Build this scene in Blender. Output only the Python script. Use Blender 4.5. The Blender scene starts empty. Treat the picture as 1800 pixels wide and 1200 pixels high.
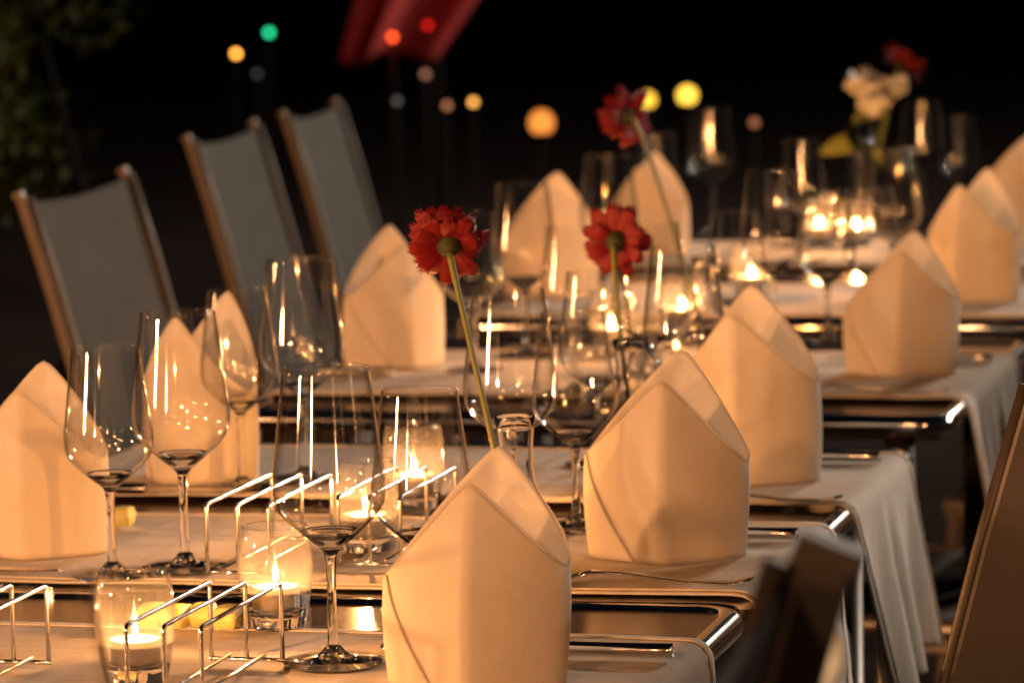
import bpy, math, random
from mathutils import Vector, Matrix
random.seed(7)
sc = bpy.context.scene
COL = sc.collection
PI = math.pi

# ------------------------------------------------------------------ camera
F_PX, CAM_H, TZ = 6800.0, 0.557, 0.75          # focal length in 1800-px units, lens height above the tables, table height
ROLL = math.radians(1.3)
VX, VY = 1710 * math.cos(ROLL) + 750 * math.sin(ROLL), 750 * math.cos(ROLL) - 1710 * math.sin(ROLL)   # vanishing point of the table edges
PITCH = math.atan(VY / F_PX)
YAW = math.atan(VX * math.cos(PITCH) / F_PX)
cam = bpy.data.cameras.new('camera')
cam.sensor_width = 36.0
cam.lens = 36.0 * F_PX / 1800.0
cam.clip_start, cam.clip_end = 0.1, 500.0
cam.dof.use_dof = True
cam.dof.focus_distance = 3.05
cam.dof.aperture_fstop = 9.0
cam.dof.aperture_blades = 0
camo = bpy.data.objects.new('camera', cam)
COL.objects.link(camo)
sc.camera = camo
FW = Vector((-math.sin(YAW) * math.cos(PITCH), math.cos(YAW) * math.cos(PITCH), -math.sin(PITCH)))
RT = Vector((math.cos(YAW), math.sin(YAW), 0))
UP = RT.cross(FW)
RT, UP = RT * math.cos(ROLL) - UP * math.sin(ROLL), RT * math.sin(ROLL) + UP * math.cos(ROLL)
CP = Vector((0, 0, TZ + CAM_H))
camo.matrix_world = Matrix(((RT.x, UP.x, -FW.x, CP.x), (RT.y, UP.y, -FW.y, CP.y), (RT.z, UP.z, -FW.z, CP.z), (0, 0, 0, 1)))
def ray(px, py): return FW + RT * ((px - 900) / F_PX) + UP * ((600 - py) / F_PX)
def onz(px, py, z=TZ):                             # point of the place at height z seen at a photo pixel
    r = ray(px, py); return CP + r * ((z - CP.z) / r.z)
def atd(px, py, d): return CP + ray(px, py) * d

# ------------------------------------------------------------------ night sky, sun, exposure
SUN_EL, SUN_AZ = math.radians(36), math.radians(12)     # comes from beyond the tables, a little from the right
world = bpy.data.worlds.new('World')
sc.world = world
world.use_nodes = True
wn = world.node_tree
sky = wn.nodes.new('ShaderNodeTexSky')
sky.sky_type = 'NISHITA'
sky.sun_disc = False
sky.sun_elevation = SUN_EL
sky.sun_rotation = SUN_AZ
wn.links.new(sky.outputs[0], wn.nodes['Background'].inputs[0])
wn.nodes['Background'].inputs[1].default_value = 0.0012
sl = bpy.data.lights.new('moonlight', 'SUN')
sl.energy = 0.02
sl.angle = math.radians(0.7)
sl.color = (1.0, 0.86, 0.74)
slo = bpy.data.objects.new('moonlight', sl)
COL.objects.link(slo)
sd = Vector((math.sin(SUN_AZ) * math.cos(SUN_EL), math.cos(SUN_AZ) * math.cos(SUN_EL), math.sin(SUN_EL)))
slo.rotation_euler = sd.to_track_quat('Z', 'Y').to_euler()
vs = sc.view_settings
vs.view_transform = 'Standard'
vs.look = 'None'
vs.exposure = 0.47
vs.gamma = 1.0
vs.use_curve_mapping = False
CY = sc.cycles
CY.max_bounces = 16
CY.transparent_max_bounces = 48
CY.transmission_bounces = 14
CY.glossy_bounces = 6
CY.sample_clamp_indirect = 12.0
CY.caustics_reflective = False
CY.caustics_refractive = False
CY.blur_glossy = 0.2
CY.use_adaptive_sampling = True
CY.adaptive_threshold = 0.02

# ------------------------------------------------------------------ materials
def new_mat(name):
    m = bpy.data.materials.new(name); m.use_nodes = True
    return m, m.node_tree, m.node_tree.nodes['Principled BSDF']
def pmat(name, col, rough=0.6, metal=0.0, spec=0.5, noise=0.0, nscale=40.0, bump=0.0, bscale=200.0, sheen=0.0):
    m, t, b = new_mat(name)
    b.inputs['Base Color'].default_value = (*col, 1)
    b.inputs['Roughness'].default_value = rough
    b.inputs['Metallic'].default_value = metal
    b.inputs['Specular IOR Level'].default_value = spec
    if sheen: b.inputs['Sheen Weight'].default_value = sheen
    tc = t.nodes.new('ShaderNodeTexCoord')
    if noise:
        n = t.nodes.new('ShaderNodeTexNoise'); n.inputs['Scale'].default_value = nscale; n.inputs['Detail'].default_value = 6
        t.links.new(tc.outputs['Object'], n.inputs['Vector'])
        mx = t.nodes.new('ShaderNodeMix'); mx.data_type = 'RGBA'
        mx.inputs[6].default_value = (*[c * (1 - noise) for c in col], 1)
        mx.inputs[7].default_value = (*[min(1, c * (1 + noise)) for c in col], 1)
        t.links.new(n.outputs['Fac'], mx.inputs[0]); t.links.new(mx.outputs[2], b.inputs['Base Color'])
    if bump:
        n2 = t.nodes.new('ShaderNodeTexNoise'); n2.inputs['Scale'].default_value = bscale; n2.inputs['Detail'].default_value = 4
        t.links.new(tc.outputs['Object'], n2.inputs['Vector'])
        bp = t.nodes.new('ShaderNodeBump'); bp.inputs['Strength'].default_value = bump; bp.inputs['Distance'].default_value = 0.002
        t.links.new(n2.outputs['Fac'], bp.inputs['Height']); t.links.new(bp.outputs[0], b.inputs['Normal'])
    return m
def cloth_mat(name, col, thread=900.0, trans=0.25, streak=(420, 420, 520), wear=.07):
    m, t, b = new_mat(name)
    b.inputs['Roughness'].default_value = 0.9
    b.inputs['Specular IOR Level'].default_value = 0.15
    tc = t.nodes.new('ShaderNodeTexCoord')
    n = t.nodes.new('ShaderNodeTexNoise'); n.inputs['Scale'].default_value = 60; n.inputs['Detail'].default_value = 8
    t.links.new(tc.outputs['Object'], n.inputs['Vector'])
    mx = t.nodes.new('ShaderNodeMix'); mx.data_type = 'RGBA'
    mx.inputs[6].default_value = (*[c * 0.93 for c in col], 1); mx.inputs[7].default_value = (*[min(1, c * 1.05) for c in col], 1)
    t.links.new(n.outputs['Fac'], mx.inputs[0]); t.links.new(mx.outputs[2], b.inputs['Base Color'])
    w1 = t.nodes.new('ShaderNodeTexNoise'); w1.inputs['Scale'].default_value = thread; w1.inputs['Detail'].default_value = 2
    mp = t.nodes.new('ShaderNodeMapping'); mp.inputs['Scale'].default_value = (1, 0.12, 1)
    t.links.new(tc.outputs['Object'], mp.inputs['Vector']); t.links.new(mp.outputs[0], w1.inputs['Vector'])
    n3 = t.nodes.new('ShaderNodeTexNoise'); n3.inputs['Scale'].default_value = 18; n3.inputs['Detail'].default_value = 3
    t.links.new(tc.outputs['Object'], n3.inputs['Vector'])
    b1 = t.nodes.new('ShaderNodeBump'); b1.inputs['Strength'].default_value = 0.35; b1.inputs['Distance'].default_value = 0.0006
    b2 = t.nodes.new('ShaderNodeBump'); b2.inputs['Strength'].default_value = 0.35; b2.inputs['Distance'].default_value = 0.006
    t.links.new(w1.outputs['Fac'], b1.inputs['Height']); t.links.new(n3.outputs['Fac'], b2.inputs['Height'])
    t.links.new(b2.outputs[0], b1.inputs['Normal']); t.links.new(b1.outputs[0], b.inputs['Normal'])
    sk = t.nodes.new('ShaderNodeTexNoise'); sk.inputs['Scale'].default_value = 1.0; sk.inputs['Detail'].default_value = 5
    mq = t.nodes.new('ShaderNodeMapping'); mq.inputs['Scale'].default_value = streak
    t.links.new(tc.outputs['Object'], mq.inputs['Vector']); t.links.new(mq.outputs[0], sk.inputs['Vector'])
    hs = t.nodes.new('ShaderNodeMapRange'); hs.inputs[1].default_value = .3; hs.inputs[2].default_value = .7; hs.inputs[3].default_value = 1 - wear; hs.inputs[4].default_value = 1 + wear * .4
    t.links.new(sk.outputs['Fac'], hs.inputs[0])
    vm = t.nodes.new('ShaderNodeVectorMath'); vm.operation = 'MULTIPLY'
    t.links.new(mx.outputs[2], vm.inputs[0]); t.links.new(hs.outputs[0], vm.inputs[1]); t.links.new(vm.outputs[0], b.inputs['Base Color'])
    tr = t.nodes.new('ShaderNodeBsdfTranslucent'); tr.inputs[0].default_value = (*[c * 0.95 for c in col], 1)
    ms = t.nodes.new('ShaderNodeMixShader'); ms.inputs[0].default_value = trans
    t.links.new(b.outputs[0], ms.inputs[1]); t.links.new(tr.outputs[0], ms.inputs[2])
    t.links.new(ms.outputs[0], t.nodes['Material Output'].inputs[0])
    return m
def thin_glass(name, edge=0.55, rough=0.035, tint=(0.997, 0.998, 0.996)):
    # a thin clear wall: passes light straight through, mirrors more at grazing angles (Schlick), darker along the rim of the wall
    m = bpy.data.materials.new(name); m.use_nodes = True
    t = m.node_tree; t.nodes.remove(t.nodes['Principled BSDF'])
    lw = t.nodes.new('ShaderNodeLayerWeight'); lw.inputs[0].default_value = 0.5
    p5 = t.nodes.new('ShaderNodeMath'); p5.operation = 'POWER'; p5.inputs[1].default_value = 4.0
    ml = t.nodes.new('ShaderNodeMath'); ml.operation = 'MULTIPLY_ADD'; ml.inputs[1].default_value = 0.9; ml.inputs[2].default_value = 0.042
    t.links.new(lw.outputs['Facing'], p5.inputs[0]); t.links.new(p5.outputs[0], ml.inputs[0])
    p3 = t.nodes.new('ShaderNodeMath'); p3.operation = 'POWER'; p3.inputs[1].default_value = 5.0
    t.links.new(lw.outputs['Facing'], p3.inputs[0])
    mx = t.nodes.new('ShaderNodeMix'); mx.data_type = 'RGBA'
    mx.inputs[6].default_value = (*tint, 1); mx.inputs[7].default_value = (edge, edge * 0.97, edge * 0.93, 1)
    t.links.new(p3.outputs[0], mx.inputs[0])
    tr = t.nodes.new('ShaderNodeBsdfTransparent'); gl = t.nodes.new('ShaderNodeBsdfGlossy'); gl.inputs['Roughness'].default_value = rough
    t.links.new(mx.outputs[2], tr.inputs[0])
    ms = t.nodes.new('ShaderNodeMixShader')
    t.links.new(ml.outputs[0], ms.inputs[0]); t.links.new(tr.outputs[0], ms.inputs[1]); t.links.new(gl.outputs[0], ms.inputs[2])
    t.links.new(ms.outputs[0], t.nodes['Material Output'].inputs[0])
    return m
def hazy(m, amount, col):
    t = m.node_tree; out = t.nodes['Material Output']; src = out.inputs[0].links[0].from_socket
    tl = t.nodes.new('ShaderNodeBsdfTranslucent'); tl.inputs[0].default_value = (*col, 1)
    ms = t.nodes.new('ShaderNodeMixShader'); ms.inputs[0].default_value = amount
    t.links.new(src, ms.inputs[1]); t.links.new(tl.outputs[0], ms.inputs[2]); t.links.new(ms.outputs[0], out.inputs[0])
    return m
def solid_glass(name, rough=0.0):
    m = bpy.data.materials.new(name); m.use_nodes = True
    t = m.node_tree; t.nodes.remove(t.nodes['Principled BSDF'])
    fr = t.nodes.new('ShaderNodeFresnel'); fr.inputs['IOR'].default_value = 1.5
    g = t.nodes.new('ShaderNodeBsdfRefraction'); g.inputs['Roughness'].default_value = 0.0; g.inputs['IOR'].default_value = 1.5
    gl = t.nodes.new('ShaderNodeBsdfGlossy'); gl.inputs['Roughness'].default_value = rough
    ms = t.nodes.new('ShaderNodeMixShader')
    t.links.new(fr.outputs[0], ms.inputs[0]); t.links.new(g.outputs[0], ms.inputs[1]); t.links.new(gl.outputs[0], ms.inputs[2])
    t.links.new(ms.outputs[0], t.nodes['Material Output'].inputs[0])
    return m
def glow(name, col, s, through=False):
    m = bpy.data.materials.new(name); m.use_nodes = True
    t = m.node_tree; t.nodes.remove(t.nodes['Principled BSDF'])
    e = t.nodes.new('ShaderNodeEmission'); e.inputs[0].default_value = (*col, 1); e.inputs[1].default_value = s
    if through:
        tr = t.nodes.new('ShaderNodeBsdfTransparent'); a = t.nodes.new('ShaderNodeAddShader')
        t.links.new(e.outputs[0], a.inputs[0]); t.links.new(tr.outputs[0], a.inputs[1])
        t.links.new(a.outputs[0], t.nodes['Material Output'].inputs[0])
    else:
        t.links.new(e.outputs[0], t.nodes['Material Output'].inputs[0])
    return m
M = {}
M['napkin'] = cloth_mat('napkin_linen', (0.84, 0.77, 0.66), 1200, 0.42)
M['runner'] = cloth_mat('runner_linen', (0.74, 0.67, 0.58), 700, 0.12, (6, 260, 6), .16)
M['table'] = pmat('dark_laminate', (0.045, 0.024, 0.014), 0.2, 0, 0.6, 0.35, 25, 0.05, 30)
M['chrome'] = pmat('polished_chrome', (0.78, 0.76, 0.73), 0.10, 1.0)
M['wire'] = pmat('chrome_wire', (0.80, 0.78, 0.75), 0.16, 1.0)
M['steel'] = pmat('cutlery_steel', (0.62, 0.58, 0.54), 0.16, 1.0, noise=0.1, nscale=90)
M['bowl'] = thin_glass('clear_bowl_glass', 0.58, 0.04)
M['votive'] = hazy(thin_glass('clear_votive_glass', 0.30), 0.009, (0.8, 0.8, 0.78))
M['vase'] = solid_glass('clear_vase_glass', 0.06)
M['solid'] = solid_glass('clear_solid_glass', 0.06)
M['petal'] = pmat('red_petal', (0.15, 0.0018, 0.004), 0.55, 0, 0.3, 0.3, 70)
M['calyx'] = pmat('green_calyx', (0.028, 0.030, 0.007), 0.7, noise=0.35, nscale=150)
M['stem'] = pmat('flower_stem', (0.13, 0.14, 0.022), 0.5, noise=0.25, nscale=60)
M['disc'] = pmat('flower_disc', (0.12, 0.03, 0.01), 0.8, noise=0.4, nscale=200)
M['rose'] = pmat('cream_petal', (0.50, 0.48, 0.39), 0.6, noise=0.12, nscale=60)
M['leaf'] = pmat('rose_leaf', (0.20, 0.22, 0.05), 0.5, noise=0.3, nscale=40)
M['wax'] = pmat('candle_wax', (0.86, 0.78, 0.62), 0.45, 0, 0.4)
M['tin'] = pmat('tealight_tin', (0.70, 0.62, 0.50), 0.3, 1.0)
M['wick'] = pmat('wick', (0.02, 0.015, 0.01), 0.9)
M['flame'] = glow('flame', (1.0, 0.52, 0.16), 16.0, True)
M['sachet'] = pmat('yellow_paper', (0.76, 0.68, 0.24), 0.5, noise=0.15, nscale=80)
M['gal'] = pmat('dull_grey_metal', (0.09, 0.08, 0.068), 0.6, 0.2)
M['alu'] = pmat('brushed_aluminium', (0.42, 0.37, 0.31), 0.38, 0.75, noise=0.15, nscale=30)
M['post'] = pmat('pale_teak', (0.14, 0.10, 0.068), 0.6, 0, 0.4, 0.3, 25)
M['dpost'] = pmat('dark_teak', (0.052, 0.040, 0.032), 0.45, 0, 0.4, 0.3, 25)
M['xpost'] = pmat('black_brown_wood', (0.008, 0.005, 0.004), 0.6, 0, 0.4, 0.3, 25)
M['legs'] = pmat('table_leg_steel', (0.16, 0.15, 0.14), 0.4, 0.9)
def sling_mat(name, col):
    m, t, b = new_mat(name)
    b.inputs['Roughness'].default_value = 0.85
    b.inputs['Specular IOR Level'].default_value = 0.08
    tc = t.nodes.new('ShaderNodeTexCoord')
    wv = t.nodes.new('ShaderNodeTexWave'); wv.bands_direction = 'Z'; wv.inputs['Scale'].default_value = 130; wv.inputs['Distortion'].default_value = 1.5
    t.links.new(tc.outputs['Object'], wv.inputs['Vector'])
    n = t.nodes.new('ShaderNodeTexNoise'); n.inputs['Scale'].default_value = 14; t.links.new(tc.outputs['Object'], n.inputs['Vector'])
    ad = t.nodes.new('ShaderNodeMath'); ad.operation = 'MULTIPLY'
    t.links.new(wv.outputs['Fac'], ad.inputs[0]); t.links.new(n.outputs['Fac'], ad.inputs[1])
    mx = t.nodes.new('ShaderNodeMix'); mx.data_type = 'RGBA'
    mx.inputs[6].default_value = (*[c * 0.72 for c in col], 1); mx.inputs[7].default_value = (*[c * 1.45 for c in col], 1)
    t.links.new(ad.outputs[0], mx.inputs[0]); t.links.new(mx.outputs[2], b.inputs['Base Color'])
    return m
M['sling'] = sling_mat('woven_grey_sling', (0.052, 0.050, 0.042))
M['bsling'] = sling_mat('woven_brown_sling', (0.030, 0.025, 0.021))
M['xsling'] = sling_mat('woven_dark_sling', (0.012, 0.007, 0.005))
M['ground'] = pmat('dark_paving', (0.016, 0.012, 0.011), 0.95, 0, 0.0, 0.5, 3, 0.3, 20)
M['hleaf'] = pmat('hedge_leaf', (0.024, 0.030, 0.005), 0.8, 0, 0.05, 0.5, 3)
M['bark'] = pmat('bark', (0.06, 0.04, 0.025), 0.9, noise=0.4, nscale=20)
M['black'] = pmat('black_metal', (0.012, 0.011, 0.010), 0.5, 0.3)
M['pale'] = pmat('pale_light_offset_metal', (0.52, 0.66, 0.80), 0.35)  # cool tint offsets the warm lantern light, so the handle looks white-lit
M['matte'] = pmat('matte_black_paint', (0.006, 0.006, 0.006), 0.95, 0, 0.05)
M['redcloth'] = pmat('red_cloth', (0.15, 0.004, 0.004), 0.75, noise=0.4, nscale=6)

# ------------------------------------------------------------------ mesh helpers
class MB:
    def __init__(s): s.v = []; s.f = []; s.sm = []
    def add(s, vs, fs, smooth=True):
        o = len(s.v); s.v += [tuple(p) for p in vs]; s.f += [tuple(i + o for i in f) for f in fs]; s.sm += [smooth] * len(fs); return s
    def lathe(s, prof, n=48, cx=0, cy=0, smooth=True):
        vs, fs = [], []
        k = len(prof)
        for i in range(n):
            a = 2 * PI * i / n
            for r, z in prof: vs.append((cx + r * math.cos(a), cy + r * math.sin(a), z))
        for i in range(n):
            j = (i + 1) % n
            for q in range(k - 1):
                fs.append((i * k + q, j * k + q, j * k + q + 1, i * k + q + 1))
        return s.add(vs, fs, smooth)
    def box(s, c, d, rot=None):
        vs = [Vector((x * d[0] / 2, y * d[1] / 2, z * d[2] / 2)) for x in (-1, 1) for y in (-1, 1) for z in (-1, 1)]
        if rot: vs = [rot @ p for p in vs]
        vs = [p + Vector(c) for p in vs]
        return s.add(vs, [(0, 1, 3, 2), (4, 6, 7, 5), (0, 4, 5, 1), (2, 3, 7, 6), (0, 2, 6, 4), (1, 5, 7, 3)], False)
    def tube(s, pts, r, n=10, cap=True, flat=1.0, closed=False):
        pts = [Vector(p) for p in pts]
        k = len(pts); rs = r if isinstance(r, (list, tuple)) else [r] * k
        ref = None; vs = []; fs = []
        for i, p in enumerate(pts):
            if closed: tg = pts[(i + 1) % k] - pts[i - 1]
            else: tg = pts[min(i + 1, k - 1)] - pts[max(i - 1, 0)]
            tg.normalize()
            if ref is None:
                ref = Vector((0, 0, 1)) if abs(tg.z) < 0.9 else Vector((1, 0, 0))
            a = (ref - tg * ref.dot(tg)).normalized(); ref = a; b = tg.cross(a)
            for j in range(n):
                t = 2 * PI * j / n
                vs.append(p + (a * math.cos(t) * flat + b * math.sin(t)) * rs[i])
        m = k if closed else k - 1
        for i in range(m):
            i2 = (i + 1) % k
            for j in range(n):
                j2 = (j + 1) % n
                fs.append((i * n + j, i * n + j2, i2 * n + j2, i2 * n + j))
        if cap and not closed:
            fs.append(tuple(range(n))[::-1]); fs.append(tuple((k - 1) * n + j for j in range(n)))
        return s.add(vs, fs, True)
    def grid(s, fn, nu, nv, closed_u=False, smooth=True):
        vs = [fn(i / (nu if closed_u else nu - 1), j / (nv - 1)) for i in range(nu) for j in range(nv)]
        fs = []
        for i in range(nu if closed_u else nu - 1):
            i2 = (i + 1) % nu
            for j in range(nv - 1): fs.append((i * nv + j, i2 * nv + j, i2 * nv + j + 1, i * nv + j + 1))
        return s.add(vs, fs, smooth)
    def mesh(s, name, mat):
        me = bpy.data.meshes.new(name); me.from_pydata(s.v, [], s.f)
        me.polygons.foreach_set('use_smooth', s.sm)
        me.materials.append(mat); me.update(); return me
    def build(s, name, mat, parent=None, solid=0.0):
        return put(name, s.mesh(name, mat), parent, solid)
def put(name, me, parent=None, solid=0.0):
    o = bpy.data.objects.new(name, me); COL.objects.link(o); o.parent = parent
    if solid:
        md = o.modifiers.new('thickness', 'SOLIDIFY'); md.thickness = solid; md.offset = -1
    return o
def tag(o, label, cat, group=None):
    o['label'] = label; o['category'] = cat
    if group: o['group'] = group
    return o
def thing(name, label, cat, loc, rz=0, group=None, scale=1.0):
    o = bpy.data.objects.new(name, None); COL.objects.link(o); o.empty_display_size = 0.05
    o.location = loc; o.rotation_euler = (0, 0, rz); o.scale = (scale,) * 3
    return tag(o, label, cat, group)
def bez(p0, p1, p2, n=14):
    p0, p1, p2 = Vector(p0), Vector(p1), Vector(p2)
    return [p0 * (1 - t) ** 2 + p1 * 2 * t * (1 - t) + p2 * t * t for t in [i / (n - 1) for i in range(n)]]

# ------------------------------------------------------------------ ground
g = MB().add([(-150, -40, 0), (150, -40, 0), (150, 400, 0), (-150, 400, 0)], [(0, 1, 2, 3)], False).build('ground', M['ground'])
g['kind'] = 'structure'

# ------------------------------------------------------------------ tables
XR, XL = -0.590, -1.465
def rounded_rect(x0, x1, y0, y1, r, k=6):
    out = []
    for cx, cy, a0 in ((x1 - r, y1 - r, 0), (x0 + r, y1 - r, PI / 2), (x0 + r, y0 + r, PI), (x1 - r, y0 + r, 1.5 * PI)):
        for i in range(k + 1):
            a = a0 + PI / 2 * i / k; out.append((cx + r * math.cos(a), cy + r * math.sin(a)))
    return out
def table(y0, y1, label):
    xm, ym = (XR + XL) / 2, (y0 + y1) / 2
    w, l = (XR - XL) / 2, (y1 - y0) / 2
    t = thing('table', label, 'table', (xm, ym, 0), 0, 'dark tables standing in a row')
    rr = rounded_rect(-w + .008, w - .008, -l + .008, l - .008, 0.03)
    n = len(rr)
    vs = [(x, y, TZ - .004) for x, y in rr] + [(x, y, TZ - .024) for x, y in rr]
    fs = [tuple(range(n)), tuple(range(2 * n - 1, n - 1, -1))] + [(i, n + i, n + (i + 1) % n, (i + 1) % n) for i in range(n)]
    MB().add(vs, fs, False).build('tabletop', M['table'], t)
    r2 = rounded_rect(-w + .012, w - .012, -l + .012, l - .012, 0.03)
    MB().tube([(x, y, TZ - .012) for x, y in r2], 0.0125, 12, closed=True).build('edge_rail', M['chrome'], t)
    for sx in (-1, 1):
        for sy in (-1, 1):
            x, y = sx * (w - .07), sy * (l - .07)
            lg = MB().tube([(x, y, TZ - .024), (x, y, 0.03), (x, y, 0)], [.018, .018, .02], 12).build('leg', M['legs'], t)
    MB().tube([(-w + .07, 0, .68), (w - .07, 0, .68)], .012, 8).build('crossbar', M['legs'], t)
    return t
YA0, YA1, YB0, YB1, YC0, YC1, YD0, YD1 = 1.83, 3.135, 3.155, 4.115, 4.380, 5.21, 5.46, 7.10
table(YA0, YA1, 'nearest dark glossy table with chrome edge, under the front napkin')
table(YB0, YB1, 'dark table holding the second and third napkins on the right')
table(YC0, YC1, 'dark table past the gap, under the fourth napkin on the right')
table(YD0, YD1, 'farthest dark table, under the blurred glasses and white roses')

# ------------------------------------------------------------------ cloth runners laid across the tables
def runner(y0, y1, label, dropR=0.2, seed=1, lean=0.04):
    rnd = random.Random(seed)
    ph = [rnd.uniform(0, 6.28) for _ in range(6)]
    zt = TZ + .0035
    wid = y1 - y0; ym = (y0 + y1) / 2
    flat = XR - XL - .03; R = 0.017; arc = R * PI / 2
    dropL = 0.18; L = flat + 2 * arc + dropL + dropR
    def f(u, v):
        s = u * L; vv = (v - .5)
        wob = .0025 * math.sin(3 * u * 6 + ph[0]) * (1 if vv > 0 else .6)
        y = ym + vv * wid + wob
        z0 = .0012 * math.sin(v * 9 + ph[1] + u * 5) * math.sin(u * 17 + ph[2])
        if s < dropL:
            q = dropL - s; return (XL - .002 - .01 * math.sin(v * 8 + ph[3]) * q / dropL, y, zt - R - q)
        s -= dropL
        if s < arc:
            a = s / R; return (XL + .015 - R * math.cos(a), y, zt - R + R * math.sin(a))
        s -= arc
        if s < flat: return (XL + .015 + s, y, zt + abs(z0))
        s -= flat
        if s < arc:
            a = s / R; return (XR - .015 + R * math.sin(a), y, zt - R + R * math.cos(a))
        q = s - arc; k = q / dropR
        fold = .020 * k * math.sin(v * 11 + ph[3]) + .010 * k * math.sin(v * 23 + ph[4])
        y2 = ym + vv * wid * (1 - .22 * k) + lean * k
        zz = zt - R - q * (1 - .10 * (.5 - vv) * 0 + .06 * math.sin(v * 5 + ph[5]))
        return (XR + .002 + abs(fold) + .004 * k, y2, zz)
    mb = MB().grid(f, 150, 40)
    o = mb.build('table_runner', M['runner'], None, 0.0014)
    tag(o, label, 'table runner', 'cloth runners across the tables')
    # raised stitched hem along both long edges
    hm = MB()
    for vv in (0.035, 0.965):
        hm.tube([Vector(f(i / 120, vv)) + Vector((.0006, 0, .0006)) for i in range(121)], .0011, 5)
    hm.build('hem', M['runner'], o)
    return o
runner(2.55, 2.957, 'nearest cream cloth runner, under the large front napkin', 0.20, 1)
runner(3.154, 3.556, 'cream runner with the fork on it, under the second napkin on the right', 0.21, 2)
runner(3.672, 4.052, 'cream runner with a long pointed drape, under the third napkin on the right', 0.20, 3, .05)
runner(4.527, 5.02, 'cream runner hanging beside the brown chair, under the fourth napkin on the right', 0.20, 4)
runner(5.49, 6.0, 'far cream runner, under the fifth napkin on the right', 0.2, 5)
runner(6.32, 6.82, 'farthest blurred cream runner, under the napkin cut by the right edge', 0.2, 6)

# ------------------------------------------------------------------ napkins folded to a mitre
def napkin(x, y, rz, label, sc_=1.0, seed=0, hf=.168, hb=.190, hs=.088, a=.072, b=.056, ex=1.45):
    rnd = random.Random(seed)
    j = [rnd.uniform(-1, 1) for _ in range(6)]
    o = thing('napkin', label, 'napkin', (x, y, TZ + .0055), rz, 'cream napkins folded to a point', sc_)
    def sec(t):
        c, s_ = math.cos(t), math.sin(t)
        lo_, hi_ = .5, 2.0
        for _ in range(26):
            r = (lo_ + hi_) / 2
            if abs(c * r) ** 1.04 + abs(s_ * r) ** 1.75 > 1: hi_ = r
            else: lo_ = r
        return c * r, s_ * r
    def top(t):
        cx, cy = sec(t)
        e = max(0., 1.035 - math.sqrt(cx * cx + .0045)); hp = hb if cy > 0 else hf
        ee = e ** (.78 if cy > 0 else .95)
        return hs + (hp - hs) * ee + (.006 * j[0]) * cx
    def S(t, z, off=0.0):
        cx, cy = sec(t)
        k = z / .19
        ln = 1 - .52 * k ** 1.6
        bul = 1 + .05 * math.sin(min(1, k * 1.6) * PI) + .015 * j[1] * math.sin(k * 5)
        px = (a + off) * cx * bul; py = (b + off) * cy * ln
        px += .010 * j[2] * k * k + .003 * j[4] * k
        py += .006 * j[3] * k
        if cy > 0: px += .010 * k * k * (1 + j[5] * .5)
        return (px, py, z)
    N = 72
    def f(u, v):
        t = u * 2 * PI - PI / 2
        return S(t, top(t) * v)
    MB().grid(f, N, 24, True).build('folded_cloth', M['napkin'], o, .0016)
    # the end of the wrap: an outer flap whose edge runs in a curve down the left of the front
    def fl(u, v):
        z = .105 * v + .0004
        q = 1 - v
        t0 = PI + .10 + 1.05 * q ** 1.3; t1 = PI - .55
        t = t0 + (t1 - t0) * u
        return S(t, min(z, top(t) * .98), .0014 - .0007 * max(0, u - .5))
    MB().grid(fl, 20, 16).build('outer_flap', M['napkin'], o, .0006)
    # folded hem along the peak edges
    hm = MB()
    hm.tube([Vector(S(i / 72 * 2 * PI - PI / 2, top(i / 72 * 2 * PI - PI / 2) - .0004)) for i in range(72)], .0008, 5, closed=True)
    hm.build('fold_edge', M['napkin'], o)
    return o
NP = [  # side, base centre, turn, size, label
    ('R', -.725, 2.745, .05, .925, 'large cream mitre napkin in front, cut by the bottom of the picture'),
    ('R', -.705, 3.345, .10, .965, 'cream mitre napkin second on the right, beside the fork'),
    ('R', -.722, 3.832, -.10, 1.03, 'cream mitre napkin third on the right, leaning behind the second'),
    ('R', -.704, 4.77, .04, .935, 'cream mitre napkin fourth on the right, past the gap between the tables'),
    ('R', -.735, 5.73, -.45, 1.03, 'turned cream napkin fifth on the right, showing its fold'),
    ('R', -.772, 6.61, .2, 1.03, 'blurred napkin cut by the right edge of the picture'),
    ('L', -1.288, 3.305, .10, .92, 'cream napkin at the left edge, behind the leftmost wine glass'),
    ('L', -1.290, 3.785, -.5, 1.03, 'cream napkin second on the left, seen through two wine glasses'),
    ('L', -1.375, 4.82, .75, .97, 'open cream napkin on the left below the middle chair'),
    ('L', -1.400, 5.80, .3, 1.0, 'blurred pale napkin behind the empty glass above the left red flower'),
    ('L', -1.395, 6.53, -.2, .93, 'blurred pale napkin below the highest stemmed red flower'),
]
for i, (sd_, x, y, rz, s_, lab) in enumerate(NP):
    napkin(x, y, rz, lab, s_, 20 + i)

# ------------------------------------------------------------------ cutlery
def arc_sheet(pts, half, thick, n=7):
    # a bar along pts (x, z) with half widths, lens-shaped across
    mb = MB(); vs = []; fs = []
    for (x, z), h in zip(pts, half):
        for jx in range(2 * n):
            t = 2 * PI * jx / (2 * n)
            vs.append((x, h * math.cos(t), z + thick * math.sin(t)))
    k = 2 * n
    for i in range(len(pts) - 1):
        for q in range(k): fs.append((i * k + q, i * k + (q + 1) % k, (i + 1) * k + (q + 1) % k, (i + 1) * k + q))
    fs.append(tuple(range(k))); fs.append(tuple((len(pts) - 1) * k + q for q in range(k))[::-1])
    return mb.add(vs, fs)
def interp(tab, x):
    for (x0, y0), (x1, y1) in zip(tab, tab[1:]):
        if x0 <= x <= x1:
            t = (x - x0) / (x1 - x0); return y0 + (y1 - y0) * t
    return tab[-1][1] if x > tab[-1][0] else tab[0][1]
xs = [i * .22 / 60 for i in range(61)]
hx = [i * .10 / 30 for i in range(31)]
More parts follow.
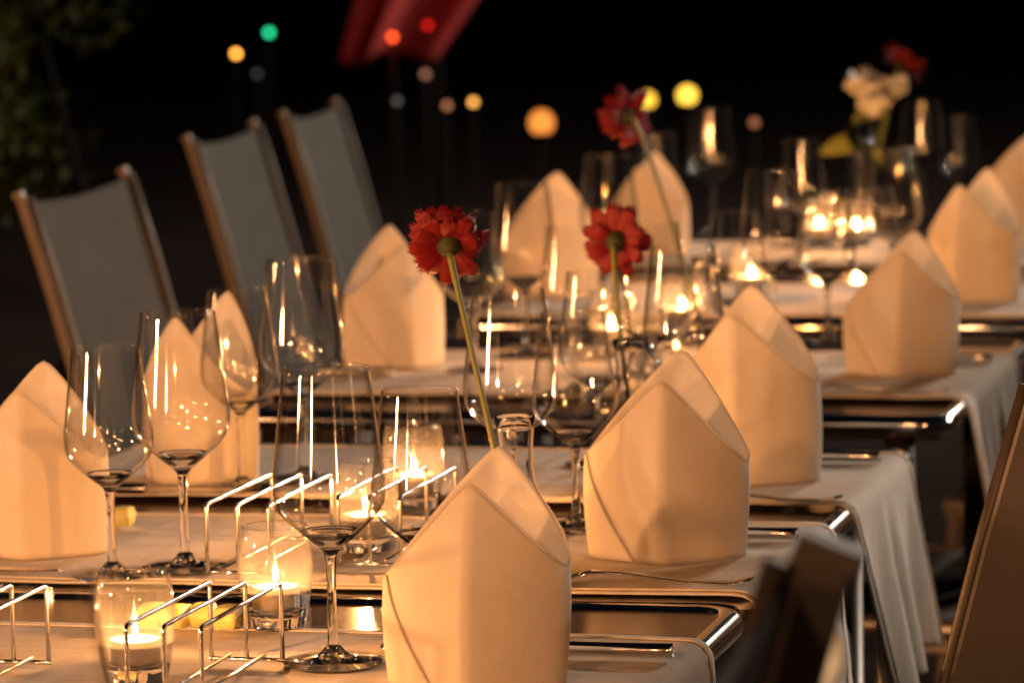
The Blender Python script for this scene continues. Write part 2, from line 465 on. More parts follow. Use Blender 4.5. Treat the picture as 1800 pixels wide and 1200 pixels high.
KH = arc_sheet([(x, .0065) for x in hx], [interp([(0, .003), (.003, .0062), (.012, .0075), (.05, .0072), (.09, .0062), (.10, .0055)], x) for x in hx], .0056).mesh('handle', M['steel'])
bx_ = [.098 + i * .115 / 30 for i in range(31)]
KB = arc_sheet([(x, .0062) for x in bx_], [interp([(.098, .005), (.105, .008), (.13, .0098), (.18, .0095), (.20, .006), (.213, .0006)], x) for x in bx_], .0012).mesh('blade', M['steel'])
zf = [(0, .008), (.02, .0035), (.06, .0045), (.11, .011), (.14, .0125), (.155, .008), (.175, .003), (.195, .006)]
hf_ = [i * .15 / 50 for i in range(51)]
FH = arc_sheet([(x, interp(zf, x)) for x in hf_], [interp([(0, .002), (.004, .0075), (.02, .008), (.07, .0045), (.115, .003), (.13, .0042), (.14, .0095), (.15, .0108)], x) for x in hf_], .0016).mesh('handle', M['steel'])
tx = [.148 + i * .047 / 14 for i in range(15)]
TI = arc_sheet([(x, interp(zf, x)) for x in tx], [interp([(.148, .0016), (.185, .0013), (.195, .0004)], x) for x in tx], .0011, 4).mesh('tine', M['steel'])
def knife(x, y, rz, label):
    o = thing('knife', label, 'knife', (x, y, TZ + .005), rz, 'steel table knives')
    put('handle', KH, o); put('blade', KB, o)
def fork(x, y, rz, label):
    o = thing('fork', label, 'fork', (x, y, TZ + .005), rz, 'steel table forks')
    put('handle', FH, o)
    for k in range(4):
        t = put('tine', TI, o); t.location.y = (-.0078 + .0052 * k)
for (px, py, lab) in ((1183, 1141, 'steel knife beside the large front napkin'), (1404, 936, 'steel knife beyond the second napkin on the right'),
                      (1548, 801, 'steel knife beyond the third napkin on the right'), (1745, 628, 'blurred knife beyond the fourth napkin on the right')):
    p = onz(px, py, TZ + .012); knife(p.x, p.y, PI + .02, lab)
for (px, py, lab) in ((1325, 1016, 'steel fork with curved handle in front of the second napkin on the right'), (1481, 871, 'steel fork in front of the third napkin on the right'),
                      (1668, 683, 'blurred fork in front of the fourth napkin on the right')):
    p = onz(px, py, TZ + .013); fork(p.x, p.y, PI + .05, lab)
for (x, y, lab) in ((-1.43, 3.305 - .13, 'knife under the napkin at the left edge'), (-1.41, 3.785 - .12, 'knife in front of the second napkin on the left'), (-1.44, 4.82 - .12, 'knife in front of the open napkin on the left')):
    knife(x, y, -.03, lab)

# ------------------------------------------------------------------ wine glasses
def wine_meshes(h, rr, rm, foot):
    # outline (radius, height) of the outer wall, then the inner wall back down
    zj = .088
    k = h / .228
    # straight tapering wall, tight shoulder, flat cone down to the stem
    low = [(.0050, zj - .004), (.0085, zj + .001), (.0175, zj + .0085), (.029, zj + .0185), (.0375, zj + .0275), (.0415, zj + .034)]
    pr = [(r * rm / .0437, z) for r, z in low] + [(rm * .988, zj + .040), (rm, zj + .047), (rm * .998, zj + .053)] + [(rr + (rm - rr) * (1 - i / 5) * .985, zj + .056 + (.228 - zj - .056) * i / 5) for i in range(6)]
    def smooth(p):
        out = [p[0]]
        for i in range(len(p) - 1):
            p0, p1, p2, p3 = p[max(i - 1, 0)], p[i], p[i + 1], p[min(i + 2, len(p) - 1)]
            for t in (.25, .5, .75, 1.0):
                q = []
                for c in (0, 1):
                    q.append(.5 * (2 * p1[c] + (p2[c] - p0[c]) * t + (2 * p0[c] - 5 * p1[c] + 4 * p2[c] - p3[c]) * t * t + (3 * p1[c] - p0[c] - 3 * p2[c] + p3[c]) * t ** 3))
                out.append(tuple(q))
        return out
    o = smooth(pr)
    zc = zj + .0155
    lowo = [p for p in o if p[1] <= zc]
    lowi = []
    for r, z in lowo:
        if r < .007: continue
        q = max(0., 1 - (z - zj) / .026)
        lowi.append((r - .0010, z + .0007 + .0032 * q ** 1.5))
    e = lowo[-1]
    cup = MB().lathe([(r, z * k) for r, z in [(.0001, zj - .004)] + lowo + [(e[0] - .0005, e[1] + .0006)] + lowi[::-1] + [(.0001, lowi[0][1] - .0003)]], 64).mesh('bowl_base', M['solid'])
    hi = [e] + [p for p in o if p[1] > zc]
    bowl = hi + [(rr - .0004, .2286)] + [(r - .0008, min(z, .2281)) for r, z in hi[::-1]]
    b = MB().lathe([(r, z * k) for r, z in bowl], 72).mesh('bowl', M['bowl'])
    st = [(.0001, .0035), (.0062, .004), (.0045, .010), (.0038, .03), (.0036, .06), (.0042, .078), (.0048, .0835), (.0001, .0845)]
    s = MB().lathe([(r, z * k) for r, z in smooth(st)], 24).mesh('stem', M['solid'])
    ft = [(.0001, 0), (foot * .98, 0), (foot, .0012), (foot * .985, .0024), (foot * .7, .0036), (foot * .35, .0058), (.009, .0095), (.006, .0135), (.0001, .0137)]
    f = MB().lathe([(r, z * k) for r, z in ft], 48).mesh('foot', M['solid'])
    return [('bowl', b), ('bowl_base', cup), ('stem', s), ('foot', f)]
WG = {'L': (wine_meshes(.228, .0335, .0437, .039), .228), 'S': (wine_meshes(.202, .0298, .0398, .036), .202)}
def glass(px, py, kind, label, sc_=1.0):
    ms, h = WG[kind]
    p = onz(px, py, TZ + .0055 + h * sc_)
    o = thing('wine_glass', label, 'wine glass', (p.x, p.y, TZ + .0055), random.uniform(0, 6), 'empty wine glasses', sc_)
    for n, me in ms: put(n, me, o)
    return p
GL = [(185, 610, 'S', 'leftmost small wine glass, in front of the napkin at the left edge'),
      (312, 549, 'L', 'large wine glass second from the left, in front of the left chair'),
      (416, 510, 'S', 'small wine glass overlapping the second napkin on the left'),
      (525, 455, 'L', 'large wine glass in front of the middle chair'),
      (572, 646, 'L', 'large sharp wine glass nearest the candle jar, in front of the wire racks'),
      (737, 686, 'S', 'small wine glass with a candle shining through, left of the front napkin'),
      (893, 510, 'L', 'large wine glass behind the stem of the left red flower'),
      (1006, 549, 'S', 'small wine glass standing left of the second napkin on the right'),
      (918, 322, 'L', 'large blurred wine glass in front of a pale napkin, between the two front red flowers'),
      (828, 374, 'S', 'small blurred wine glass just behind the left red flower'),
      (1068, 272, 'L', 'blurred wine glass rising above the middle red flower'),
      (1155, 236, 'S', 'blurred glass behind the long stem of the third red flower'),
      (1250, 190, 'L', 'tall blurred wine glass below the yellow lamps'),
      (1200, 433, 'L', 'large wine glass with bright highlights right of the middle red flower'),
      (1356, 300, 'L', 'large blurred wine glass left of the fourth napkin, candle beneath'),
      (1452, 336, 'S', 'small blurred wine glass left of the fourth napkin, its foot on a bare table end'),
      (1620, 176, 'L', 'large blurred wine glass right of the white roses'),
      (1684, 203, 'S', 'small blurred wine glass farthest right, before the dark'),
      (1530, 330, 'S', 'small blurred wine glass just above the fourth napkin'),
      (1046, 478, 'S', 'small wine glass directly below the middle red flower'),
      (1140, 392, 'L', 'large wine glass just right of the middle red flower'),
      (1004, 398, 'S', 'small blurred glass touching the left petals of the middle red flower'),
      (1292, 372, 'S', 'small blurred wine glass between the bright candle and the third red flower stem'),
      (1410, 246, 'S', 'small blurred wine glass half way between the yellow lamps and the white roses'),
      (1566, 262, 'L', 'large blurred wine glass directly below the white roses'),
      (70, 1012, 'S', 'out of focus wine glass in the bottom left corner')]
GP = [glass(a, b, k, l) for a, b, k, l in GL]

# ------------------------------------------------------------------ votive candles
def votive_meshes():
    out = [(.0215, .0005), (.0235, .003), (.0265, .016), (.0295, .034), (.0305, .050), (.0298, .066), (.0272, .082)]
    inn = [(r - .0016, z + .0005) for r, z in out[2:]][::-1]
    wall = MB().lathe(out[1:] + [(.0264, .0833)] + inn, 48).mesh('jar', M['votive'])
    bot = MB().lathe([(.0001, .0005), (.0215, .0005), (.0233, .003), (.0255, .0135), (.0240, .0148), (.0001, .0125)], 40).mesh('jar_base', M['solid'])
    tin = MB().lathe([(.0001, .0155), (.0186, .0155), (.0190, .0165), (.0190, .0335), (.0193, .0342), (.0187, .0342), (.0186, .031)], 40).mesh('tealight_cup', M['tin'])
    wax = MB().lathe([(.0186, .0300), (.0184, .0318), (.015, .0312), (.006, .0308), (.0001, .0308)], 40).mesh('wax', M['wax'])
    wk = MB().tube([(0, 0, .030), (.0003, 0, .036), (.001, 0, .039)], .0007, 6).mesh('wick', M['wick'])
    fl = MB().lathe([(.0001, .0365), (.0016, .0378), (.0022, .0395), (.0021, .042), (.0014, .045), (.0006, .048), (.0001, .050)], 20).mesh('flame', M['flame'])
    return [('jar', wall), ('jar_base', bot), ('tealight_cup', tin), ('wax', wax), ('wick', wk), ('flame', fl)]
VM = votive_meshes()
CANDLE_W = 2.1
def votive(px, py, label, z_seen=.031, w=1.0, lit=True, sc_=1.0):
    p = onz(px, py, TZ + .0055 + z_seen * sc_)
    o = thing('candle_jar', label, 'candle', (p.x, p.y, TZ + .0055), 0, 'tealights burning in glass jars', sc_)
    for n, me in VM: put(n, me, o)
    ld = bpy.data.lights.new('candle_light', 'POINT'); ld.energy = CANDLE_W * w; ld.color = (1.0, 0.40, 0.115); ld.shadow_soft_size = .0018
    lo = bpy.data.objects.new('candle_light', ld); COL.objects.link(lo); lo.parent = o; lo.location = (0, 0, .041)
    return p
VT = [(485, 1035, 'barrel glass candle jar beside the sharp wine glass, glowing wax'),
      (238, 1128, 'candle jar behind the front wire rack, bright wax'),
      (643, 908, 'candle jar behind the sharp wine glass'),
      (728, 838, 'candle jar seen through the small glass left of the front napkin'),
      (1125, 610, 'candle jar glowing between the middle flower and the third napkin'),
      (1200, 545, 'candle jar glowing behind the bright glass highlights'),
      (1320, 488, 'blurred candle jar under the large glass left of the fourth napkin'),
      (1440, 400, 'blurred candle jar shining through the small glass on the right'),
      (1075, 578, 'candle jar glowing behind the small glass below the middle flower'),
      (1505, 402, 'blurred candle jar just above the fourth napkin'),
      (985, 470, 'blurred candle jar beside the pale napkin between the red flowers')]
VP_ = [votive(a, b, l) for a, b, l in VT]

# ------------------------------------------------------------------ chrome wire racks with yellow sachets
def rack(px, py, label, length=.19):
    h = .064
    p = onz(px, py, TZ + .006 + h)                     # near top corner of the middle hoop
    o = thing('wire_rack', label, 'wire rack', (p.x, p.y, TZ + .0055), 0, 'chrome wire racks along the table middle')
    for dx in (-.0285, 0, .0285):
        pts = [(dx, 0, .004), (dx, -.0005, .03), (dx, 0, h - .006)] + bez((dx, 0, h - .004), (dx, 0, h), (dx, .005, h), 5) + [(dx, length * .5, h)] + \
              bez((dx, length - .005, h), (dx, length, h), (dx, length, h - .004), 5) + [(dx, length, .03), (dx, length, .004)]
        MB().tube(pts, .0019, 8).build('hoop', M['wire'], o)
    for y in (0, length):
        MB().tube([(-.030, y, .0042), (.030, y, .0042)], .0019, 8).build('foot_rod', M['wire'], o)
    for x in (-.014, .014):
        MB().tube([(x, -.001, .0075), (x, length + .001, .0075)], .0016, 8).build('base_rod', M['wire'], o)
    return p
RK = [(287, 1099, 'front wire rack of three chrome hoops, before the candle jar'),
      (-150, 1104, 'blurred wire rack in the bottom left corner'),
      (416, 886, 'wire rack behind the two left wine glasses'),
      (648, 872, 'wire rack between the sharp wine glass and the front napkin')]
RP = [rack(a, b, l) for a, b, l in RK]
def sachet(x, y, rz, label, z=TZ + .0155):
    mb = MB()
    def f(u, v):
        return ((u - .5) * .021, (v - .5) * .03, .0095 * max(0, math.sin(u * PI) * math.sin(v * PI)) ** .10)
    mb.grid(f, 10, 12); mb.grid(lambda u, v: (f(1 - u, v)[0], f(1 - u, v)[1], -f(u, v)[2]), 10, 12)
    o = mb.build('sachet', M['sachet'])
    o.location = (x, y, z); o.rotation_euler = (0, 0, rz)
    tag(o, label, 'sachet', 'yellow sachets lying in the wire racks')
for (px, py, rz, wh) in ((268, 1092, .1, 'leftmost yellow sachet behind the front wire rack'), (312, 1095, -.1, 'second yellow sachet from the left behind the front wire rack'),
                         (358, 1092, .15, 'third yellow sachet from the left behind the front wire rack'), (402, 1096, 0, 'yellow sachet beside the barrel candle jar'),
                         (216, 918, .1, 'yellow sachet between the stems of the two left wine glasses')  ):
    p = onz(px, py, TZ + .010); sachet(p.x, p.y, rz, wh, TZ + .0160)

# ------------------------------------------------------------------ flowers in bud vases
def petal_mesh(L, w, cup, notch=.12):
    def f(u, v):
        a = (u - .5)
        wid = w * (math.sin(min(1, v * 1.15 + .12) * PI * .62)) * (1 if v < .85 else 1 - (v - .85) * 2.2)
        r = .006 + L * v * (1 - notch * (abs(math.sin(a * 9)) * (v > .9)))
        return (a * wid, r, cup * v * v * L - .10 * L * math.sin(v * PI) + .10 * abs(a) * w)
    return MB().grid(f, 7, 12).mesh('petal', M['petal'])
PM = [petal_mesh(.030, .0130, .10, .24), petal_mesh(.025, .0115, .34, .22), petal_mesh(.033, .0125, -.04, .28)]
CAL = MB().lathe([(.0001, -.012), (.0035, -.012), (.0065, -.0095), (.0098, -.005), (.0115, .0), (.0112, .003), (.0001, .003)], 24).mesh('calyx', M['calyx'])
DSC = MB().lathe([(.011, .002), (.0105, .005), (.006, .0065), (.0001, .006)], 24).mesh('disc', M['disc'])
def head(o, p, direction, size=1.0, seed=0):
    rnd = random.Random(seed)
    q = Vector(direction).normalized().to_track_quat('Z', 'Y')
    rel = Vector(p) - o.location
    def place(c, spin=0.0, tilt=0.0, ln=1.0):
        m = Matrix.Translation(rel) @ q.to_matrix().to_4x4() @ Matrix.Rotation(spin, 4, 'Z') @ Matrix.Rotation(tilt, 4, 'X') @ Matrix.Scale(size, 4) @ Matrix.Diagonal((1, ln, 1, 1))
        c.matrix_local = m
    place(put('calyx', CAL, o)); place(put('disc', DSC, o))
    for ring, n, me, tl in ((0, 20, PM[0], .02), (1, 16, PM[1], .30), (2, 13, PM[2], -.14)):
        for i in range(n):
            place(put('petal', me, o), 2 * PI * (i + .5 * ring) / n + rnd.uniform(-.2, .2), tl + rnd.uniform(-.3, .3), rnd.uniform(.74, 1.12))
    return Vector(p) - Vector(direction).normalized() * .012 * size
def gerbera(hpx, hpy, d, direction, base, label, size=1.0, bend=.25, seed=1):
    p = atd(hpx, hpy, d)
    o = thing('gerbera', label, 'flower', base, 0, 'red gerberas in bud vases')
    nb = head(o, p, direction, size, seed)
    b = Vector(base) + Vector((.004, .003, .012))
    ctl = nb - Vector(direction).normalized() * .03 * size
    ctl = ctl.lerp((nb + b) / 2, .35)
    pts = [x - o.location for x in bez(nb, ctl, b, 22)]
    MB().tube(pts, [.0030 * size] * 4 + [.0024 * size] * 18, 8).build('stem', M['stem'], o)
    return o
VASE = MB().lathe([(.0001, .0005), (.034, .0005), (.0405, .004), (.0445, .016), (.0445, .030), (.040, .046), (.031, .062), (.0215, .076), (.0165, .090), (.0150, .104), (.0150, .120),
                   (.0160, .134), (.0182, .145), (.0178, .1458), (.0172, .145), (.0148, .134), (.0138, .120), (.0138, .104), (.0152, .090), (.0202, .076), (.0297, .062), (.0387, .046), (.0430, .030), (.0430, .016), (.039, .007), (.0001, .006)], 48).mesh('body', M['vase'])
def vase(px, py, label, sc_=1.0):
    p = onz(px, py, TZ + .0055 + .145 * sc_)
    o = thing('bud_vase', label, 'vase', (p.x, p.y, TZ + .0055), 0, 'clear bud vases', sc_)
    put('body', VASE, o)
    return Vector((p.x, p.y, TZ + .0055))
def depth(p): return (Vector(p) - CP).dot(FW)
v1 = vase(905, 732, 'clear bud vase half hidden behind the large front napkin')
v2 = vase(1108, 597, 'clear bud vase behind the second napkin, holding the middle red flower')
v3 = vase(1240, 452, 'blurred clear bud vase holding the red flower with the long bent stem')
gerbera(788, 428, depth(v1) + .03, (-.28, .76, .58), v1, 'red gerbera seen from behind on the left, its stem leaning into the front vase', 1.06, seed=3)
gerbera(1084, 424, depth(v2) + .02, (.02, .95, .22), v2, 'red gerbera seen from behind in the middle, on a straight green stem', 1.08, seed=5)
gerbera(1100, 205, depth(v3) + .05, (-.75, .62, -.02), v3, 'blurred red gerbera on a long bent stem, before the yellow lamps', 1.1, seed=8)
# tall vase with white roses and a red gerbera
pv = onz(1512, 214, TZ + .0055 + .20)
tv = thing('tall_vase', 'blurred tall clear vase holding the white roses', 'vase', (pv.x, pv.y, TZ + .0055))
MB().lathe([(.0001, .0005), (.024, .0005), (.026, .004), (.024, .06), (.025, .13), (.030, .20), (.0288, .2005), (.0235, .13), (.0225, .06), (.024, .010), (.0001, .009)], 40).build('body', M['vase'], tv)
dv = depth(pv)
gerbera(1588, 108, dv + .02, (.50, .10, .84), (pv.x, pv.y, TZ + .0055), 'blurred red gerbera highest at the right, above the white roses', 1.25, seed=11)
def rose(px, py, size, label, seed):
    rnd = random.Random(seed)
    p = atd(px, py, dv + rnd.uniform(-.015, .015))
    o = thing('rose', label, 'flower', (pv.x, pv.y, TZ + .0055), 0, 'white roses in the tall vase')
    rel = p - o.location
    for ring, (n, r, h, op) in enumerate(((3, .34, 1.05, .0), (5, .60, 1.0, .06), (6, .86, .92, .14), (6, 1.0, .80, .34))):
        for i in range(n):
            a0 = 2 * PI * (i + .37 * ring) / n + rnd.uniform(-.25, .25)
            h = h * rnd.uniform(.72, 1.12); op = op + rnd.uniform(-.05, .45) * (ring > 0)
            def f(u, v, a0=a0, r=r, h=h, op=op, n=n):
                a = a0 + (u - .5) * 2 * PI / n * 1.6
                rad = size * .82 * (r * math.sin(min(1, .25 + v) * PI * .5) + op * max(0, v - .6))
                edge = 1 - (abs(u - .5) * 2) ** 2 * .45
                return (rad * math.cos(a) + rel.x, rad * math.sin(a) + rel.y, size * (h * v * edge * 1.9 - .75) + rel.z)
            MB().grid(f, 7, 7).build('petal', M['rose'], o)
    MB().lathe([(.0001, -.8 * size), (.35 * size, -.7 * size), (.55 * size, -.5 * size), (.2 * size, -.45 * size)], 14).build('sepal_cup', M['calyx'], o).location = rel
    b = Vector((rnd.uniform(-.01, .01), rnd.uniform(-.01, .01), .012))
    MB().tube(bez(rel + Vector((0, 0, -.7 * size)), (rel + b) / 2 + Vector((0, 0, .03)), b, 14), .0022, 7).build('stem', M['stem'], o)
    return o
rose(1518, 150, .030, 'upper left cream rose in the tall vase', 1)
rose(1566, 156, .026, 'cream rose directly under the highest red gerbera', 2)
r3 = rose(1535, 188, .025, 'lowest cream rose in the tall vase', 3)
def leaf(o, p0, p1, w, name='leaf'):
    p0, p1 = Vector(p0), Vector(p1); ax = p1 - p0; sd2 = ax.cross(UP).normalized() if abs(ax.normalized().dot(UP)) < .9 else RT
    sd2 = (sd2 * .35 + UP * .65).normalized()
    def f(u, v):
        q = p0 + ax * v + sd2 * (u - .5) * w * math.sin(min(1, v * .95 + .05) * PI) ** .8 + Vector((0, 0, .012 * math.sin(v * PI)))
        return q - o.location
    MB().grid(f, 5, 10).build(name, M['leaf'], o)
leaf(r3, atd(1535, 258, dv), atd(1436, 272, dv - .02), .040)
leaf(r3, atd(1530, 268, dv), atd(1560, 300, dv - .02), .025)
leaf(r3, atd(1520, 300, dv + .02), atd(1545, 360, dv), .022)
leaf(r3, atd(1535, 205, dv + .01), atd(1492, 225, dv - .02), .020)
leaf(r3, atd(1545, 200, dv - .02), atd(1562, 232, dv - .03), .020)

# ------------------------------------------------------------------ chairs (front = local +x, width along y, origin on the floor under the back of the seat)
TOPX, TOPZ, HW = -.130, .95, .285
def chair_parts(post_mat, sling_m, frame_m, flat):
    out = []
    for s_ in (-1, 1):
        y = s_ * HW
        pts = [(.02, y, .40), (-.008, y, .50), (-.050, y, .66), (-.092, y, .82), (TOPX, y, TOPZ)]
        mb = MB(); vs_ = []; hw, hd = (.009 if flat > .015 else .006), flat
        for (x, yy, z) in pts:
            for ax, ay in ((-1, -.8), (-.9, -1), (.9, -1), (1, -.8), (1, .8), (.9, 1), (-.9, 1), (-1, .8)): vs_.append((x + ax * hd * .94, yy + ay * hw, z + ax * hd * .34))
        fs_ = [(i * 8 + q, i * 8 + (q + 1) % 8, (i + 1) * 8 + (q + 1) % 8, (i + 1) * 8 + q) for i in range(len(pts) - 1) for q in range(8)]
        fs_ += [tuple(range(8))[::-1], tuple((len(pts) - 1) * 8 + q for q in range(8))]
        out.append(('back_post', mb.add(vs_, fs_, False).mesh('back_post', post_mat), None))
        out.append(('post_cap', MB().box((TOPX - .003, y, TOPZ + .004), (flat * 2.05, .0195, .009), Matrix.Rotation(-.34, 3, 'Y')).mesh('post_cap', post_mat), None))
        strip = []
        MBs = MB().tube([(x + flat + .004, y - s_ * .008, z) for x, y, z in pts], .0065, 8)
        out.append(('sling_rail', MBs.mesh('sling_rail', frame_m), None))
        out.append(('leg', MB().tube([(.02, y, .42), (-.02, y, .2), (-.06, y, 0)], .014, 10).mesh('leg', frame_m), None))
        out.append(('leg', MB().tube([(.42, y, .43), (.44, y, .2), (.46, y, 0)], .014, 10).mesh('leg', frame_m), None))
        out.append(('seat_rail', MB().tube([(0, y, .425), (.2, y, .42), (.44, y, .43)], .014, 10).mesh('seat_rail', frame_m), None))
        out.append(('stretcher', MB().tube([(-.035, y, .29), (.435, y, .29)], .009, 8).mesh('stretcher', frame_m), None))
        out.append(('stretcher', MB().tube([(-.045, y, .17), (.445, y, .17)], .009, 8).mesh('stretcher', frame_m), None))
    def back(u, v):
        z = .45 + v * (TOPZ - .006 - .45)
        x = -.0 + .01 - (.145) * ((z - .42) / .53)
        sag = math.sin(u * PI)
        dip = .010 * sag * v ** 6
        return (x - .008 * sag * (1 - .3 * v) + flat + .004, (u - .5) * 2 * (HW - .014), z - dip)
    out.append(('backrest', MB().grid(back, 20, 26).mesh('backrest', sling_m), .002))
    def seat(u, v):
        return (.01 + v * .42, (u - .5) * 2 * (HW - .012), .432 - .02 * math.sin(u * PI) * math.sin(v * PI))
    out.append(('seat', MB().grid(seat, 16, 16).mesh('seat', sling_m), .002))
    out.append(('crossbar', MB().tube([(.43, -HW, .425), (.43, HW, .425)], .012, 8).mesh('crossbar', frame_m), None))
    out.append(('crossbar', MB().tube([(.0, -HW, .425), (.0, HW, .425)], .012, 8).mesh('crossbar', frame_m), None))
    return out
CHG = chair_parts(M['post'], M['sling'], M['gal'], .0065)
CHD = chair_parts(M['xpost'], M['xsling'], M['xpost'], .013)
CHR = chair_parts(M['dpost'], M['bsling'], M['alu'], .020)
CHB = chair_parts(M['dpost'], M['bsling'], M['dpost'], .030)
def chair(mid_top, rz, label, parts, group):
    # mid_top: centre of the top of the back
    c, s_ = math.cos(rz), math.sin(rz)
    ox, oy = mid_top[0] - c * TOPX, mid_top[1] - s_ * TOPX
    o = thing('chair', label, 'chair', (ox, oy, 0), rz, group)
    for n, me, sol in parts: put(n, me, o, sol or 0)
    return o
def left_chair(a, b, label):
    p, q = onz(a[0], a[1], TOPZ), onz(b[0], b[1], TOPZ)
    dr = (q - p); ang = math.atan2(dr.y, dr.x) - PI / 2
    m = (p + q) / 2
    chair((m.x, m.y), ang, label, CHG, 'grey sling chairs along the left')
    return p, q
lc = [left_chair((42, 347), (215, 305), 'grey sling chair at the left, nearest of the three'),
      left_chair((320, 250), (456, 217), 'grey sling chair in the middle of the three on the left'),
      left_chair((492, 205), (596, 180), 'grey sling chair farthest right and farthest away of the three on the left')]
chair((-.311, 3.28), PI - .0, 'brown sling chair at the right edge, leaning back before the draped runner', CHB, 'brown chairs along the right')
FS = 1.085
fp = onz(1446, 985, TOPZ * FS)
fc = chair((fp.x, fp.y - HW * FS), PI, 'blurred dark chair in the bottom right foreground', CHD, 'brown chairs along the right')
fc.location.x = fp.x + TOPX * FS
fc.scale = (FS,) * 3
bpy.context.view_layer.update()
inv = fc.matrix_world.inverted()
MB().tube([inv @ atd(qx, qy, 1.92) for qx, qy in ((1430, 1055), (1450, 1090), (1466, 1125), (1470, 1165), (1452, 1202), (1405, 1245), (1340, 1300))], .0062, 10).build('carry_handle', M['pale'], fc)
chair((-.255, 5.1), PI, 'chair half hidden behind the brown chair at the right edge', CHR, 'brown chairs along the right')
chair((-.225, 6.1), PI, 'chair in the dark below the far right table', CHR, 'brown chairs along the right')

# ------------------------------------------------------------------ warm lanterns of the terrace behind the camera, and the street lamp at the far end (all out of the picture)
def lantern(x, y, z, watt, label):
    lt = thing('terrace_lantern', label, 'lamp', (x, y, 0), 0, 'warm lanterns of the terrace')
    MB().tube([(0, 0, 0), (0, 0, z - .12)], .03, 12).build('pole', M['black'], lt)
    MB().lathe([(.0001, 0), (.16, 0), (.16, .02), (.05, .05), (.03, .08)], 24).build('base', M['black'], lt)
    MB().lathe([(.0001, z - .13), (.06, z - .13), (.07, z - .105), (.05, z - .10)], 24).build('collar', M['black'], lt)
    MB().lathe([(max(.0001, .11 * math.sin(PI * i / 16)), z - .11 * math.cos(PI * i / 16)) for i in range(17)], 28).build('globe', glow('lantern_glow', (1, .5, .18), 3.0, True), lt)
    ld = bpy.data.lights.new('lantern_light', 'POINT'); ld.energy = watt; ld.color = (1.0, .435, .172); ld.shadow_soft_size = .09
    lo = bpy.data.objects.new('lantern_light', ld); COL.objects.link(lo); lo.parent = lt; lo.location = (0, 0, z)
lantern(-3.3, 1.0, 1.25, 245, 'warm round terrace lantern left of the tables')
lantern(-2.4, -1.6, 1.42, 215, 'warm round terrace lantern behind the camera on the left')
lantern(1.8, -1.0, 1.32, 75, 'warm round terrace lantern behind the camera on the right')
lantern(-1.0, -1.9, 2.6, 230, 'warm round terrace lantern far behind the camera')
lantern(-4.3, 3.0, 1.30, 95, 'warm round terrace lantern outermost on the left')
def street_lamp(x, y, watt, label):
    st = thing('street_lamp', label, 'lamp', (x, y, 0), 0, 'white street lamps along the road')
    MB().tube([(0, 0, 0), (0, 0, 1.5), (0, 0, 3.75)], [.06, .05, .04], 12).build('pole', M['black'], st)
    for sx in (-1, 1):
        MB().tube([(0, 0, 3.70), (sx * .25, 0, 3.78), (sx * .45, 0, 3.75)], .025, 8).build('arm', M['black'], st)
        MB().lathe([(.0001, .10), (.10, .09), (.20, .03), (.21, .0), (.19, .01), (.0001, .03)], 24).build('lamp_shade', M['black'], st).location = (sx * .45, 0, 3.70)
        ld = bpy.data.lights.new('street_light', 'POINT'); ld.energy = watt; ld.color = (1.0, .80, .64); ld.shadow_soft_size = .09
        lo = bpy.data.objects.new('street_light', ld); COL.objects.link(lo); lo.parent = st; lo.location = (sx * .45, 0, 3.58)
        MB().lathe([(max(.0001, .09 * math.sin(PI * i / 12)), 3.58 - .09 * math.cos(PI * i / 12)) for i in range(13)], 20).build('globe', glow('street_glow', (1, .9, .78), 8.0, True), st).location = (sx * .45, 0, 0)
street_lamp(1.2, 14.0, 900, 'white street lamp with two heads beyond the far right end of the tables')
street_lamp(6.2, 9.0, 560, 'white street lamp with two heads across the road on the right')

# ------------------------------------------------------------------ background: hedge, red cloth, small lamps
hc = atd(60, 130, 9.0)
hd = thing('hedge_bush', 'dark green leafy bush in the top left corner', 'bush', (hc.x - .1, hc.y, 0))
rnd = random.Random(5)
vsx, fsx = [], []
clumps = [(rnd.uniform(-.95, .14), rnd.uniform(-.3, .5), rnd.uniform(.78, 1.9), rnd.uniform(.10, .20)) for _ in range(170)]
for cx, cy, cz, cr in clumps:
    if cx > .05 and cz < .8 and rnd.random() < .4: continue
    for _ in range(110):
        d = Vector((rnd.gauss(0, 1), rnd.gauss(0, 1), rnd.gauss(0, 1))).normalized() * cr * rnd.uniform(.6, 1)
        c = Vector((cx, cy, cz)) + d
        n = Vector((rnd.gauss(0, 1), rnd.gauss(0, 1), rnd.gauss(0, 1))).normalized()
        a = n.orthogonal().normalized() * rnd.uniform(.016, .03); b = n.cross(a) * .5
        k0 = len(vsx); vsx += [c - a, c + b, c + a, c - b]; fsx.append((k0, k0 + 1, k0 + 2, k0 + 3))
MB().add(vsx, fsx, False).build('foliage', M['hleaf'], hd)
for i in range(6):
    x = -.8 + i * .18
    MB().tube([(x, 0, 0), (x + rnd.uniform(-.1, .1), .1, .7), (x + rnd.uniform(-.2, .2), .1, 1.4)], [.02, .014, .006], 7).build('branch', M['matte'], hd)

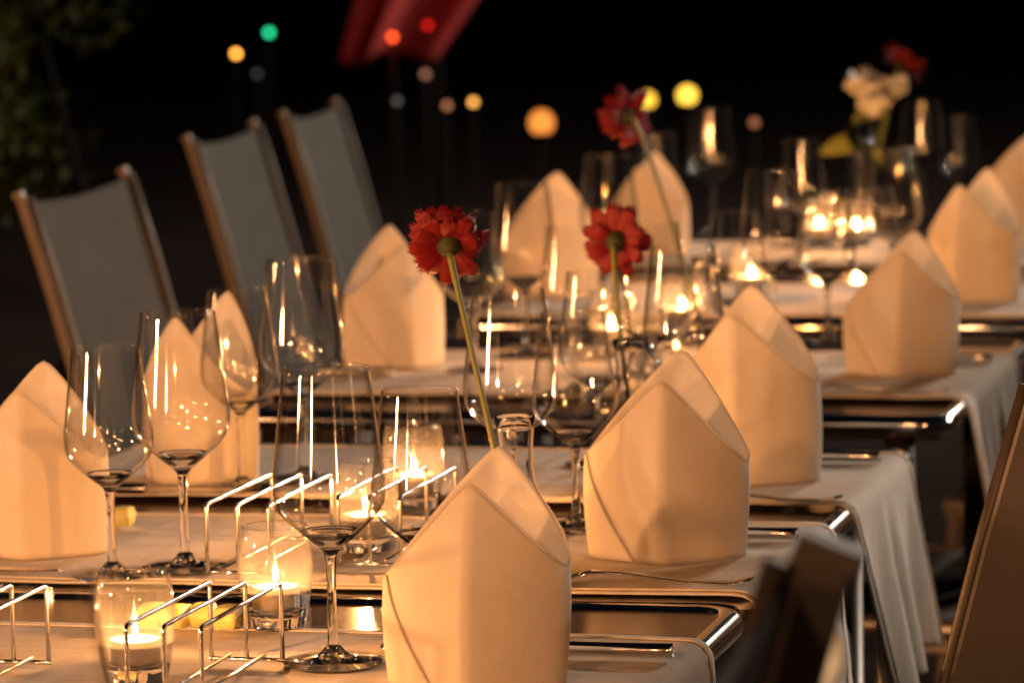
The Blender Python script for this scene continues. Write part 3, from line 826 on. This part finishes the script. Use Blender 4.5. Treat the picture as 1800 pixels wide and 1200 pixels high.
def small_lamp(px, py, d, r, col, s, label, stretch=1.0):
    p = atd(px, py, d)
    o = thing('small_lamp', label, 'lamp', (p.x, p.y, 0), 0, 'small lamps glowing in the dark')
    MB().tube([(0, 0, 0), (0, 0, p.z - r * .9)], .0045, 8).build('pole', M['matte'], o)
    MB().lathe([(.0001, 0), (.07, 0), (.07, .012), (.02, .03)], 14).build('base', M['matte'], o)
    gm = MB().lathe([(max(.0001, r * math.sin(PI * i / 10)), p.z - r * stretch * math.cos(PI * i / 10)) for i in range(11)], 16)
    gm.build('globe', glow('lamp_glow', col, s), o)
    MB().lathe([(.0001, p.z - r * stretch - .012), (r * .8, p.z - r * stretch - .008), (r * .6, p.z - r * stretch * .8)], 12).build('collar', M['matte'], o)
LAMPS = [(415, 95, 14, .011, (1, .36, .05), 7, 'amber lamp dot left of the green light'), (473, 58, 14, .012, (.02, .62, .26), 3.5, 'green light dot near the top left'),
         (690, 66, 13.9, .012, (1, .08, .015), 4.5, 'orange red light on the red cloth'), (752, 45, 13.9, .011, (1, .015, .01), 1.6, 'deep red light on the right part of the red cloth'),
         (748, 131, 13, .012, (.8, .34, .2), .6, 'dim lamp just below the red cloth'), (698, 178, 12, .010, (.5, .45, .40), .3, 'faint grey lamp dot right of the third chair'),
         (786, 186, 12, .011, (.8, .32, .14), .8, 'dim brown lamp dot left of the amber one'), (832, 180, 12, .011, (1, .45, .08), 2.6, 'amber lamp dot in the dark centre'),
         (952, 216, 11, .036, (1, .30, .05), 1.0, 'large soft orange lamp above the pale napkins'), (1138, 176, 11, .024, (1, .55, .05), 1.5, 'yellow lamp touching the highest stemmed red flower'),
         (1208, 168, 11, .028, (1, .58, .06), 1.8, 'round yellow lamp right of the red flower'), (1326, 216, 11, .012, (.7, .25, .12), .6, 'faint reddish lamp dot right of the tall blurred glass'),
         (452, 130, 14, .010, (.4, .4, .42), .25, 'faint grey lamp below the green light')]
for l in LAMPS: small_lamp(*l)
for nm, px, py, w, c in (('red_light', 690, 66, 0.9, (1, .03, .02)), ('red_light', 752, 45, 0.35, (1, .02, .02))):
    ld = bpy.data.lights.new(nm, 'POINT'); ld.energy = w; ld.color = c; ld.shadow_soft_size = .012
    lo = bpy.data.objects.new(nm, ld); COL.objects.link(lo); lo.location = atd(px, py, 13.87)
# red cloth hanging from a pole
p = atd(710, 40, 14.2)
rc = thing('red_banner', 'blurred red cloth hanging at the top of the picture', 'banner', (p.x, p.y, 0))
u_ = 14.2 / F_PX
def fcl(u, v):
    xl, xr = -120 + 75 * v, 50 + 190 * v
    x = (xl + (xr - xl) * u) * u_
    return (x * RT.x + .02 * math.sin(u * 9), x * RT.y + .03 * math.sin(u * 11 + 1), p.z - (62 + 10 * math.sin(u * 7 + .6)) * u_ + v * .55)
MB().grid(fcl, 40, 20).build('cloth', M['redcloth'], rc, .003)
MB().tube([(.1, .1, 0), (.1, .1, p.z + .5)], .012, 10).build('pole', M['matte'], rc)
